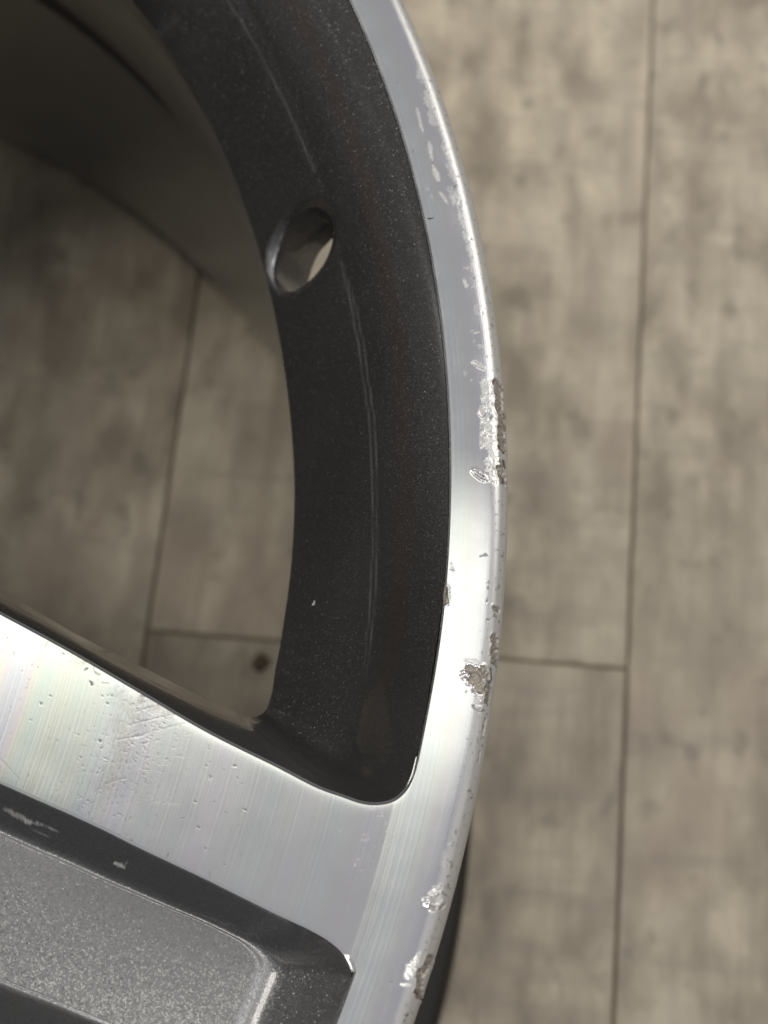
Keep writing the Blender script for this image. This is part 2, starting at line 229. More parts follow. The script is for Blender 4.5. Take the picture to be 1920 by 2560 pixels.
def apply_wear(P, table, disp_scale=1.0):
    """scrapes, chips and pits: returns wear colours and the height change in mm"""
    x, y = P[..., 0], P[..., 1]
    W = np.zeros(P.shape[:2] + (4,))
    H = np.zeros(P.shape[:2])
    for k, (t, ax, ay, bx, by, hw, a) in enumerate(table):
        pad = hw * 2.2 + 0.4
        sel = (x > min(ax, bx) - pad) & (x < max(ax, bx) + pad) & (y > min(ay, by) - pad) & (y < max(ay, by) + pad)
        if not sel.any():
            continue
        px, py = x[sel], y[sel]
        ex, ey = bx - ax, by - ay
        L2 = max(ex * ex + ey * ey, 1e-6)
        tt = np.clip(((px - ax) * ex + (py - ay) * ey) / L2, 0, 1)
        d = np.hypot(px - ax - tt * ex, py - ay - tt * ey)
        taper = 1 - 0.55 * np.abs(2 * tt - 1) ** 3 if t in 'WCD' else 1.0
        fr = 1.6 / max(hw, 0.12)
        nz = 0.55 * vnoise(px * fr, py * fr, k + 3) + 0.35 * vnoise(px * fr * 2.7, py * fr * 2.7, k + 91)
        e = hw * taper - d + nz * hw * (0.85 if t == 'W' else 0.55 if t in 'SGP' else 0.3)
        m = sstep(-0.05, 0.10 + 0.18 * hw, e) * a
        fine = vnoise(px * 4.0 + 0.8 * py, py * 1.9, 7) * 0.6 + vnoise(px * 6.5 - py, py * 4.1, 8) * 0.5
        w, h = W[sel], H[sel]
        if t == 'S':
            w[:, 0] = np.maximum(w[:, 0], m)
            h += m * fine * 0.065
        elif t == 'G':
            w[:, 1] = np.maximum(w[:, 1], m)
            h += -0.26 * m + m * fine * 0.05 + 0.10 * sstep(-0.22, 0.0, e) * (1 - sstep(0.0, 0.2, e)) * a
        elif t == 'C':
            w[:, 3] = np.maximum(w[:, 3], 0.75 * m)
            w[:, 1] = np.maximum(w[:, 1], 0.22 * m)
            h += -0.10 * m + 0.06 * sstep(-0.2, 0.0, e) * (1 - sstep(0.0, 0.15, e)) * a
        elif t == 'H':
            g = sstep(-0.6 * hw, hw, hw - d + nz * hw * 0.5) * a
            w[:, 1] = np.maximum(w[:, 1], g * (0.7 + 0.5 * fine))
        elif t == 'P':
            w[:, 2] = np.maximum(w[:, 2], m)
            h += -0.06 * m
        elif t == 'D':
            w[:, 0] = np.maximum(w[:, 0], 0.5 * m)
            h += -0.25 * m + 0.16 * sstep(-0.3, 0.0, e) * (1 - sstep(0.0, 0.2, e)) * a
        else:
            w[:, 3] = np.maximum(w[:, 3], m * (0.72 + 0.28 * fine))
            h += m * fine * 0.02
        W[sel], H[sel] = w, h
    return np.clip(W, 0, 1), H * disp_scale


# ------------------------------------------------------------------ materials
def nodes(name):
    m = bpy.data.materials.new(name)
    m.use_nodes = True
    nt = m.node_tree
    nt.nodes.clear()
    out = nt.nodes.new('ShaderNodeOutputMaterial')
    return m, nt, out


def N(nt, kind, **kw):
    n = nt.nodes.new(kind)
    for k, v in kw.items():
        if k.startswith('i_'):
            n.inputs[k[2:].replace('_', ' ')].default_value = v
        else:
            setattr(n, k, v)
    return n


def math_node(nt, op, a, b=None, c=None, clamp=False):
    n = nt.nodes.new('ShaderNodeMath')
    n.operation = op
    n.use_clamp = clamp
    for i, v in enumerate((a, b, c)):
        if v is None:
            continue
        if isinstance(v, (int, float)):
            n.inputs[i].default_value = v
        else:
            nt.links.new(v, n.inputs[i])
    return n.outputs[0]


def mix_rgb(nt, fac, a, b, mode='MIX'):
    n = nt.nodes.new('ShaderNodeMix')
    n.data_type = 'RGBA'
    n.blend_type = mode
    for sock, v in ((n.inputs[0], fac), (n.inputs[6], a), (n.inputs[7], b)):
        if isinstance(v, (int, float)):
            sock.default_value = v
        elif isinstance(v, tuple):
            sock.default_value = v + (1,) if len(v) == 3 else v
        else:
            nt.links.new(v, sock)
    return n.outputs[2]


def map_range(nt, v, a, b, c, d):
    n = nt.nodes.new('ShaderNodeMapRange')
    n.inputs[1].default_value, n.inputs[2].default_value = a, b
    n.inputs[3].default_value, n.inputs[4].default_value = c, d
    nt.links.new(v, n.inputs[0])
    return n.outputs[0]


def machined_material():
    m, nt, out = nodes('lathe_turned_aluminium')
    L = nt.links.new
    geo = N(nt, 'ShaderNodeNewGeometry')
    sep = N(nt, 'ShaderNodeSeparateXYZ')
    L(geo.outputs['Position'], sep.inputs[0])
    x, y = sep.outputs[0], sep.outputs[1]
    r = math_node(nt, 'SQRT', math_node(nt, 'ADD', math_node(nt, 'MULTIPLY', x, x), math_node(nt, 'MULTIPLY', y, y)))
    rad = N(nt, 'ShaderNodeCombineXYZ')
    L(x, rad.inputs[0])
    L(y, rad.inputs[1])
    nrm = N(nt, 'ShaderNodeVectorMath', operation='NORMALIZE')
    L(rad.outputs[0], nrm.inputs[0])
    # turning marks: noise that only depends on the radius
    def ring(scale, detail=2.0, seed=0.0):
        n = N(nt, 'ShaderNodeTexNoise', noise_dimensions='1D')
        n.inputs['Scale'].default_value = scale
        n.inputs['Detail'].default_value = detail
        L(math_node(nt, 'ADD', r, seed), n.inputs['W'])
        return n.outputs[0]
    groove = ring(2600, 3.0)
    band = ring(330, 2.0, 3.1)
    hue = ring(95, 1.0, 7.7)
    n3 = N(nt, 'ShaderNodeTexNoise')
    n3.inputs['Scale'].default_value = 160
    n3.inputs['Detail'].default_value = 5
    L(geo.outputs['Position'], n3.inputs['Vector'])
    haze = n3.outputs[0]
    att = N(nt, 'ShaderNodeAttribute', attribute_name='wear_sheen')
    wsep = N(nt, 'ShaderNodeSeparateColor')
    L(att.outputs['Color'], wsep.inputs[0])
    scr, chip, pit, film = wsep.outputs[0], wsep.outputs[1], wsep.outputs[2], att.outputs['Alpha']
    # lacquer's rainbow sheen painted into the base colour, following the turning marks
    ramp = N(nt, 'ShaderNodeValToRGB')
    cr = ramp.color_ramp
    cols = [(0.30, (0.80, 0.80, 0.86)), (0.42, (0.78, 0.86, 0.80)), (0.52, (0.86, 0.86, 0.76)), (0.62, (0.86, 0.79, 0.80)), (0.72, (0.80, 0.80, 0.85))]
    cr.elements[0].position, cr.elements[0].color = cols[0][0], cols[0][1] + (1,)
    cr.elements[1].position, cr.elements[1].color = cols[-1][0], cols[-1][1] + (1,)
    for p, c in cols[1:-1]:
        cr.elements.new(p).color = c + (1,)
    L(hue, ramp.inputs[0])
    base = mix_rgb(nt, map_range(nt, r, 0.186, 0.197, 1.0, 0.28), (0.80, 0.80, 0.815), ramp.outputs[0])
    base = mix_rgb(nt, math_node(nt, 'MULTIPLY', map_range(nt, band, 0.35, 0.7, 0, 1), 0.13), base, (0.92, 0.92, 0.90))
    base = mix_rgb(nt, math_node(nt, 'MULTIPLY', map_range(nt, haze, 0.45, 0.75, 0, 1), 0.16), base, (0.60, 0.59, 0.58))
    base = mix_rgb(nt, 1.0, base, (0.60, 0.60, 0.60), 'MULTIPLY')
    rough = math_node(nt, 'ADD', map_range(nt, haze, 0.3, 0.8, 0.155, 0.20), math_node(nt, 'MULTIPLY', groove, 0.06))
    bmp = N(nt, 'ShaderNodeBump')
    bmp.inputs['Strength'].default_value = 0.09
    bmp.inputs['Distance'].default_value = 0.0001
    L(groove, bmp.inputs['Height'])
    tan = N(nt, 'ShaderNodeCombineXYZ')              # along the turning marks
    L(math_node(nt, 'MULTIPLY', y, -1.0), tan.inputs[0])
    L(x, tan.inputs[1])
    tnrm = N(nt, 'ShaderNodeVectorMath', operation='NORMALIZE')
    L(tan.outputs[0], tnrm.inputs[0])
    metal = N(nt, 'ShaderNodeBsdfAnisotropic', distribution='BECKMANN')
    metal.inputs['Anisotropy'].default_value = 0.72
    L(base, metal.inputs['Color'])
    L(rough, metal.inputs['Roughness'])
    L(bmp.outputs[0], metal.inputs['Normal'])
    L(tnrm.outputs[0], metal.inputs['Tangent'])
    # the rounded outer side of the flange is not diamond cut: plain matt silver
    side = N(nt, 'ShaderNodeBsdfPrincipled')
    side.inputs['Base Color'].default_value = (0.42, 0.415, 0.41, 1)
    side.inputs['Metallic'].default_value = 0.45
    side.inputs['Roughness'].default_value = 0.5
    mside = N(nt, 'ShaderNodeMixShader')
    L(map_range(nt, r, 0.2447, 0.2461, 0.0, 1.0), mside.inputs[0])
    L(metal.outputs[0], mside.inputs[1])
    L(side.outputs[0], mside.inputs[2])
    # bare scraped metal
    n4 = N(nt, 'ShaderNodeTexNoise')
    n4.inputs['Scale'].default_value = 2200
    n4.inputs['Detail'].default_value = 3
    L(geo.outputs['Position'], n4.inputs['Vector'])
    b2 = N(nt, 'ShaderNodeBump')
    b2.inputs['Strength'].default_value = 0.5
    b2.inputs['Distance'].default_value = 0.0002
    L(n4.outputs[0], b2.inputs['Height'])
    bare = N(nt, 'ShaderNodeBsdfPrincipled')
    bare.inputs['Metallic'].default_value = 1.0
    bare.inputs['Base Color'].default_value = (0.52, 0.515, 0.50, 1)
    bare.inputs['Roughness'].default_value = 0.34
    L(b2.outputs[0], bare.inputs['Normal'])
    # chalky lifted lacquer
    chalk = N(nt, 'ShaderNodeBsdfPrincipled')
    chalk.inputs['Base Color'].default_value = (0.52, 0.515, 0.495, 1)
    chalk.inputs['Roughness'].default_value = 0.45
    # dirty corroded chip
    dirt = N(nt, 'ShaderNodeBsdfPrincipled')
    L(mix_rgb(nt, map_range(nt, n4.outputs[0], 0.35, 0.65, 0, 1), (0.15, 0.128, 0.104), (0.31, 0.28, 0.245)), dirt.inputs['Base Color'])
    dirt.inputs['Roughness'].default_value = 0.55
    dirt.inputs['Metallic'].default_value = 0.35
    L(b2.outputs[0], dirt.inputs['Normal'])
    dark = N(nt, 'ShaderNodeBsdfPrincipled')
    dark.inputs['Base Color'].default_value = (0.05, 0.042, 0.034, 1)
    dark.inputs['Roughness'].default_value = 0.6
    cur = mside.outputs[0]
    for fac, sh in ((film, chalk), (scr, bare), (chip, dirt), (pit, dark)):
        mx = N(nt, 'ShaderNodeMixShader')
        L(fac, mx.inputs[0])
        L(cur, mx.inputs[1])
        L(sh.outputs[0], mx.inputs[2])
        cur = mx.outputs[0]
    L(cur, out.inputs[0])
    return m


def paint_material(name, dark, flake, flake_amount, coat_rough=0.06, coat=1.0, cells=7000, tilt=0.20):
    """metallic paint: aluminium flakes at slightly different tilts in a dark binder, clear coat on top"""
    m, nt, out = nodes(name)
    L = nt.links.new
    geo = N(nt, 'ShaderNodeNewGeometry')
    vor = N(nt, 'ShaderNodeTexVoronoi', feature='F1')
    vor.inputs['Scale'].default_value = cells
    L(geo.outputs['Position'], vor.inputs['Vector'])
    sub = N(nt, 'ShaderNodeVectorMath', operation='SUBTRACT')
    L(vor.outputs['Color'], sub.inputs[0])
    sub.inputs[1].default_value = (0.5, 0.5, 0.5)
    scl = N(nt, 'ShaderNodeVectorMath', operation='SCALE')
    L(sub.outputs[0], scl.inputs[0])
    sp0 = N(nt, 'ShaderNodeSeparateColor')
    L(vor.outputs['Color'], sp0.inputs[0])
    L(map_range(nt, math_node(nt, 'GREATER_THAN', sp0.outputs[2], 0.94), 0, 1, tilt, 0.50), scl.inputs['Scale'])
    add = N(nt, 'ShaderNodeVectorMath', operation='ADD')
    L(geo.outputs['Normal'], add.inputs[0])
    L(scl.outputs[0], add.inputs[1])
    nrm = N(nt, 'ShaderNodeVectorMath', operation='NORMALIZE')
    L(add.outputs[0], nrm.inputs[0])
    sp = N(nt, 'ShaderNodeSeparateColor')
    L(vor.outputs['Color'], sp.inputs[0])
    n1 = N(nt, 'ShaderNodeTexNoise')
    n1.inputs['Scale'].default_value = 45
    n1.inputs['Detail'].default_value = 3
    L(geo.outputs['Position'], n1.inputs['Vector'])
    att = N(nt, 'ShaderNodeAttribute', attribute_name='wear_sheen')
    fl = N(nt, 'ShaderNodeBsdfPrincipled')
    fl.inputs['Metallic'].default_value = 1.0
    fl.inputs['Roughness'].default_value = 0.33
    wsp = N(nt, 'ShaderNodeSeparateColor')
    L(att.outputs['Color'], wsp.inputs[0])
    fcol = mix_rgb(nt, sp.outputs[1], tuple(c * 0.7 for c in flake), tuple(min(1, c * 1.3) for c in flake))
    L(mix_rgb(nt, wsp.outputs[0], fcol, (flake[0] * 1.25, flake[1] * 0.92, flake[2] * 0.75)), fl.inputs['Base Color'])  # red channel tints the flakes brown, a painted reflection
    L(nrm.outputs[0], fl.inputs['Normal'])
    fl.inputs['Coat Weight'].default_value = coat
    fl.inputs['Coat Roughness'].default_value = coat_rough
    bs = N(nt, 'ShaderNodeBsdfPrincipled')
    bs.inputs['Base Color'].default_value = dark + (1,)
    bs.inputs['Roughness'].default_value = 0.55
    bs.inputs['Coat Weight'].default_value = coat
    bs.inputs['Specular IOR Level'].default_value = 0.5 * coat
    bs.inputs['Coat Roughness'].default_value = coat_rough
    mx = N(nt, 'ShaderNodeMixShader')
    L(map_range(nt, n1.outputs[0], 0.3, 0.7, flake_amount * 0.9, flake_amount * 1.1), mx.inputs[0])
    L(bs.outputs[0], mx.inputs[1])
    L(fl.outputs[0], mx.inputs[2])
    sc = N(nt, 'ShaderNodeBsdfPrincipled')
    sc.inputs['Base Color'].default_value = (0.62, 0.62, 0.62, 1)
    sc.inputs['Roughness'].default_value = 0.4
    m2 = N(nt, 'ShaderNodeMixShader')
    L(att.outputs['Alpha'], m2.inputs[0])
    L(mx.outputs[0], m2.inputs[1])
    L(sc.outputs[0], m2.inputs[2])
    L(m2.outputs[0], out.inputs[0])
    return m


def plank_material():
    m, nt, out = nodes('grey_oak_print_vinyl')
    L = nt.links.new
    tc = N(nt, 'ShaderNodeTexCoord')
    oi = N(nt, 'ShaderNodeObjectInfo')
    off = N(nt, 'ShaderNodeCombineXYZ')
    L(math_node(nt, 'MULTIPLY', oi.outputs['Random'], 37.0), off.inputs[0])
    L(math_node(nt, 'MULTIPLY', oi.outputs['Random'], 91.0), off.inputs[1])
    base = N(nt, 'ShaderNodeVectorMath', operation='ADD')
    L(tc.outputs['Object'], base.inputs[0])
    L(off.outputs[0], base.inputs[1])

    def tex(sx, sy, detail, rough=0.55, dist=0.0):
        mp = N(nt, 'ShaderNodeMapping')
        mp.inputs['Scale'].default_value = (sx, sy, 1)
        L(base.outputs[0], mp.inputs['Vector'])
        n = N(nt, 'ShaderNodeTexNoise')
        n.inputs['Scale'].default_value = 1.0
        n.inputs['Detail'].default_value = detail
        n.inputs['Roughness'].default_value = rough
        n.inputs['Distortion'].default_value = dist
        L(mp.outputs[0], n.inputs['Vector'])
        return n.outputs[0]
    blotch = tex(75, 38, 3.5, 0.55, 0.15)
    cloud = tex(20, 10, 2.0)
    grain = tex(330, 14, 4, 0.6)
    saw = tex(16, 120, 3, 0.6, 0.2)
    spots = tex(95, 70, 2.0, 0.5)
    streak = tex(120, 9, 3.0, 0.55, 0.3)
    warm = tex(24, 13, 2.0)
    c = mix_rgb(nt, map_range(nt, blotch, 0.34, 0.66, 0, 1), (0.185, 0.154, 0.111), (0.41, 0.358, 0.272))
    c = mix_rgb(nt, math_node(nt, 'MULTIPLY', map_range(nt, cloud, 0.42, 0.68, 0, 1), 0.5), c, (0.42, 0.375, 0.295))
    c = mix_rgb(nt, math_node(nt, 'MULTIPLY', map_range(nt, warm, 0.5, 0.7, 0, 1), 0.45), c, (0.270, 0.212, 0.165))
    c = mix_rgb(nt, math_node(nt, 'MULTIPLY', map_range(nt, grain, 0.5, 0.75, 0, 1), 0.28), c, (0.180, 0.148, 0.112))
    c = mix_rgb(nt, math_node(nt, 'MULTIPLY', map_range(nt, streak, 0.48, 0.68, 0, 1), 0.42), c, (0.185, 0.150, 0.112))
    c = mix_rgb(nt, math_node(nt, 'MULTIPLY', map_range(nt, saw, 0.5, 0.72, 0, 1), 0.42), c, (0.190, 0.165, 0.135))
    c = mix_rgb(nt, math_node(nt, 'MULTIPLY', map_range(nt, spots, 0.60, 0.72, 0, 1), 0.6), c, (0.135, 0.115, 0.085))
    tone = N(nt, 'ShaderNodeMapRange')
    L(oi.outputs['Random'], tone.inputs[0])
    tone.inputs[3].default_value, tone.inputs[4].default_value = 0.92, 1.08
    hsv = N(nt, 'ShaderNodeHueSaturation')
    L(c, hsv.inputs['Color'])
    L(tone.outputs[0], hsv.inputs['Value'])
    p = N(nt, 'ShaderNodeBsdfPrincipled')
    L(hsv.outputs[0], p.inputs['Base Color'])
    L(map_range(nt, grain, 0.3, 0.7, 0.42, 0.58), p.inputs['Roughness'])
    b = N(nt, 'ShaderNodeBump')
    b.inputs['Strength'].default_value = 0.25
    b.inputs['Distance'].default_value = 0.0006
    L(math_node(nt, 'ADD', grain, saw), b.inputs['Height'])
    L(b.outputs[0], p.inputs['Normal'])
    L(p.outputs[0], out.inputs[0])
    return m


def plain_material(name, color, rough=0.6, metallic=0.0, scale=300.0, var=0.25):
    m, nt, out = nodes(name)
    L = nt.links.new
    geo = N(nt, 'ShaderNodeNewGeometry')
    n = N(nt, 'ShaderNodeTexNoise')
    n.inputs['Scale'].default_value = scale
    n.inputs['Detail'].default_value = 3
    L(geo.outputs['Position'], n.inputs['Vector'])
    p = N(nt, 'ShaderNodeBsdfPrincipled')
    L(mix_rgb(nt, n.outputs[0], tuple(c * (1 - var) for c in color), tuple(c * (1 + var) for c in color)), p.inputs['Base Color'])
    p.inputs['Roughness'].default_value = rough
    p.inputs['Metallic'].default_value = metallic
    L(p.outputs[0], out.inputs[0])
    return m


MACHINED = machined_material()
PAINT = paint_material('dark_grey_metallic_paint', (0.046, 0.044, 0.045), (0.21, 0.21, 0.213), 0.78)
BARREL_PAINT = paint_material('barrel_grey_paint', (0.10, 0.098, 0.09), (0.30, 0.295, 0.275), 0.40, 0.25)
SEAT_PAINT = paint_material('black_outer_paint', (0.020, 0.018, 0.016), (0.03, 0.028, 0.026), 0.25, 0.5, 0.2)
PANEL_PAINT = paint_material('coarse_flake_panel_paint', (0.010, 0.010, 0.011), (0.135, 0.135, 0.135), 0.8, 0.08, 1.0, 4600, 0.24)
VINYL = plank_material()
SUBFLOOR = plain_material('dark_joint', (0.14, 0.12, 0.098), 0.8)

# ------------------------------------------------------------------ floor: vinyl planks
TH, SEAM_R, SEAM_L, END_J = FLOOR
PW = SEAM_R - SEAM_L
PL = 0.92
fx, fy = np.array([math.cos(TH), math.sin(TH)]), np.array([-math.sin(TH), math.cos(TH)])
me = bpy.data.meshes.new('floor')
me.from_pydata([(-2.2, -2.2, -0.004), (2.2, -2.2, -0.004), (2.2, 2.2, -0.004), (-2.2, 2.2, -0.004)], [], [(0, 1, 2, 3)])
floor = link('floor', me, SUBFLOOR)
floor['kind'] = 'structure'
floor['label'] = 'grey oak look vinyl plank floor under the wheel'

gap, bev, thick = 0.00018, 0.0006, 0.004
hw_, hl_ = PW / 2 - gap, PL / 2 - gap
pv, pf = [], []
for (a, z) in ((0.0, -thick + 0.0005), (0.0, -0.0007), (bev, 0.0)):
    pv += [(-hw_ + a, -hl_ + a, z), (hw_ - a, -hl_ + a, z), (hw_ - a, hl_ - a, z), (-hw_ + a, hl_ - a, z)]
for k in (0, 4):
    for i in range(4):
        j = (i + 1) % 4
        pf.append((k + i, k + j, k + 4 + j, k + 4 + i))
pf.append((8, 9, 10, 11))
plank_me = bpy.data.meshes.new('plank')
plank_me.from_pydata(pv, [], pf)
plank_me.materials.append(VINYL)
stagger = {0: 0.0, 1: 0.41, -1: 0.52}
for i in range(-9, 10):
    cx = SEAM_L + PW / 2 + i * PW
    sh = END_J + (stagger[i] if i in stagger else (i * 0.37) % 1.0 * PL)
    for j in range(-2, 2):
        cy = sh + (j + 0.5) * PL
        c = fx * cx + fy * cy
        o = link('plank', plank_me, None, floor, math.degrees(TH), (c[0], c[1], 0.0))

# ------------------------------------------------------------------ the wheel
wheel = bpy.data.objects.new('alloy_wheel', None)
scene.collection.objects.link(wheel)
wheel['label'] = 'dark grey alloy wheel with kerb-scraped silver lip lying on the plank floor'
wheel['category'] = 'wheel'
UP = (0, 0, FACE)

PR = np.array([(236.0, 0.0), (237.0, 0.09), (238.0, 0.19), (239.5, 0.34), (241.0, 0.48), (242.5, 0.60), (244.0, 0.68), (244.9, 0.67),
               (245.6, 0.54), (246.2, 0.25), (246.7, -0.25), (247.1, -0.75), (247.35, -1.4), (247.5, -2.3), (247.5, -4.6),
               (247.3, -5.8), (246.7, -6.9), (245.6, -7.6)])


def face_h(r):
    return np.where(r < 236, 0.0, np.interp(r, PR[:8, 0], PR[:8, 1]))


# --- machined lip ring
az = np.r_[np.arange(-25, 34, 0.045), np.arange(34, 335, 0.75)]
phi = np.abs((az - SPOKE_AZ + 36) % 72 - 36)
ri = 237.30 + 0.55 * sstep(2.35, 4.5, phi) + 0.35 * sstep(10, 16, phi)
prof = catmull(np.c_[PR, np.zeros(len(PR))], 30)
pd = np.r_[0, np.cumsum(np.hypot(np.diff(prof[:, 0]), np.diff(prof[:, 1])))]
lip = Mesh()
mono = prof[:, 0] < 243.9
din = np.interp(ri + 0.42, prof[mono, 0], pd[mono])
u = np.r_[np.linspace(0, 0.80, 92), np.linspace(0.80, 1, 12)[1:]]
D = din[:, None] + (pd[-1] - din[:, None]) * u[None, :]
Rr = np.interp(D, pd, prof[:, 0])
Zz = np.interp(D, pd, prof[:, 1])
dr = np.gradient(Rr, axis=1)
dz = np.gradient(Zz, axis=1)
nl = np.hypot(dr, dz)
nr_, nz_ = -dz / nl, dr / nl
azr = np.radians(az)[:, None]
P = np.stack([Rr * np.cos(azr), Rr * np.sin(azr), Zz], -1)
W, H = apply_wear(P, LIPW)
# the face is never quite true: very shallow ripple of the outer edge, more where it was kerbed
edge = sstep(244.3, 247.0, Rr) * ((az > -26) & (az < 34))[:, None]
arc = Rr * azr
H = H + edge * (0.03 * vnoise(arc * 0.16, Rr * 0.1, 50) + 0.008 * vnoise(arc * 0.9, Rr * 0.6, 51))
P = np.stack([(Rr + nr_ * H) * np.cos(azr), (Rr + nr_ * H) * np.sin(azr), Zz + nz_ * H], -1)
# fine pits along the rounded outer edge
pk = np.clip(vnoise(arc * 2.6, Rr * 2.6, 60) * 0.6 + vnoise(arc * 5.1, Rr * 5.1, 61) * 0.5 - 0.62 + 0.18 * edge, 0, 1) * 3.0
pk *= sstep(243.8, 245.3, Rr) * sstep(-1.0, -0.3, Zz) * (sstep(-22, -8, az) * (1 - sstep(26, 31, az)))[:, None]
W[..., 2] = np.clip(np.maximum(W[..., 2], np.clip(pk, 0, 0.75)), 0, 1)
lip.grid(P, W, close_u=True)
# small inner chamfer (sharp edge to the face)
ch = []
for k, (dr_, zc) in enumerate(((0.0, -1), (0.0, 0.38), (0.14, 0.25), (0.42, 0.0))):
    rr = ri + dr_
    zf = face_h(ri + 0.42)
    z_ch = zf - zc if zc >= 0 else np.full_like(zf, -0.45)
    zz = z_ch                                  # runs on, hidden, under the spoke faces
    ch.append(np.stack([rr * np.cos(azr[:, 0]), rr * np.sin(azr[:, 0]), zz], -1))
CP = np.stack(ch, 1)
W2, H2 = apply_wear(CP, LIPW)
lip.grid(CP, W2, close_u=True)
link('rim_lip', lip.build('rim_lip'), MACHINED, wheel, 0, UP, 'machined silver rim lip with kerb scrapes, chips and brown gouges')

# --- barrel: one turned section, inside and outside
inner = [(213.4, -36), (213.2, -41), (212.7, -45), (212.0, -54), (212.2, -66), (213.6, -78), (217.5, -92), (221.6, -106), (223.2, -118),
         (223.6, -140), (223.4, -170), (223.8, -196), (225.2, -206), (228.2, -216), (229.6, -221), (230.6, -224.6)]
outer = [(231.5, -225), (244.5, -225), (246.6, -224), (247.5, -221.5), (247.5, -211.5), (246.4, -208.5), (240, -206.8),
         (232.5, -205), (229.6, -202), (228.6, -197), (228.4, -170), (229.4, -166), (228.2, -160), (226.2, -128), (221.0, -106),
         (217.6, -88), (216.6, -76), (216.6, -52), (217.4, -46), (221.0, -41.2), (226.0, -36.4), (230.6, -31.5), (232.6, -25),
         (233.6, -14), (235.0, -11.5), (238, -10), (243, -8.6), (245.6, -7.6)]
baz = np.radians(np.arange(0, 360, 0.5))
va = math.radians(WINDOW_AZ)
ex_c = rot(np.array([223.4, -2.2, -35.8]), WINDOW_AZ)
for nm, pts, mat, lab in (('barrel', inner + outer[:1], BARREL_PAINT, 'grey painted inside wall of the barrel seen through the opening'),
                          ('tyre_seat', outer, SEAT_PAINT, 'black painted outside of the barrel under the lip')):
    sec = catmull(np.array([(a, b, 0) for a, b in pts]), 5)[:, :2]
    BP = np.stack([sec[None, :, 0] * np.cos(baz)[:, None], sec[None, :, 0] * np.sin(baz)[:, None], np.repeat(sec[None, :, 1], len(baz), 0)], -1)
    hp_ = np.concatenate([BP, BP[:1]])
    cent = (hp_[:-1, :-1] + hp_[1:, :-1] + hp_[1:, 1:] + hp_[:-1, 1:]) / 4
    keep = np.linalg.norm(cent - ex_c, axis=-1) > 9.0
    bm = Mesh()
    bm.grid(BP, close_u=True, mask=keep)
    link(nm, bm.build(nm), mat, wheel, 0, UP, lab)

# --- openings between the spokes: painted wall from the face edge down to the barrel
RC, RE_, ZC, ZE = 225.0, 211.4, -16.5, -35.0
NL = math.hypot(RC - RE_, ZC - ZE)
NR, NZ = (ZC - ZE) / NL, (RC - RE_) / NL
half = []
for T, C, E in (((91.5, 0), (97, 0), (101, 0)), ((93.5, -7.5), (99, -5.6), (103, -4.4)), ((103.5, -18.1), (106.8, -14.4), (108.8, -12.1)),
                ((122.3, -34.6), (125.2, -30.6), (127.0, -27.8))):
    half.append([T[0], T[1], -0.36, C[0], C[1], -7, E[0], E[1], -20])
half += WIN
wr = WIN[-1]
rc0, re0 = math.hypot(wr[3], wr[4]), math.hypot(wr[6], wr[7])
for b in (-19.5, -16, -12, -8, -4, 0):
    a = math.radians(b)
    rt = 237.85 + 0.35 * float(sstep(10, 16, np.array(36.0 + b)))
    k = float(sstep(-23.0, -12, np.array(b)))
    rc, re_ = rc0 + (RC - rc0) * k, re0 + (RE_ - re0) * k
    half.append([rt * math.cos(a), rt * math.sin(a), -0.36, rc * math.cos(a), rc * math.sin(a), ZC, re_ * math.cos(a), re_ * math.sin(a), ZE])
half = np.array(half)
mir = half[1:-1][::-1] * np.array([1, -1, 1] * 3)
loop = catmull(np.vstack([half, mir]), 40, closed=True)
mid = (loop[:, 0:3] + loop[:, 6:9]) / 2


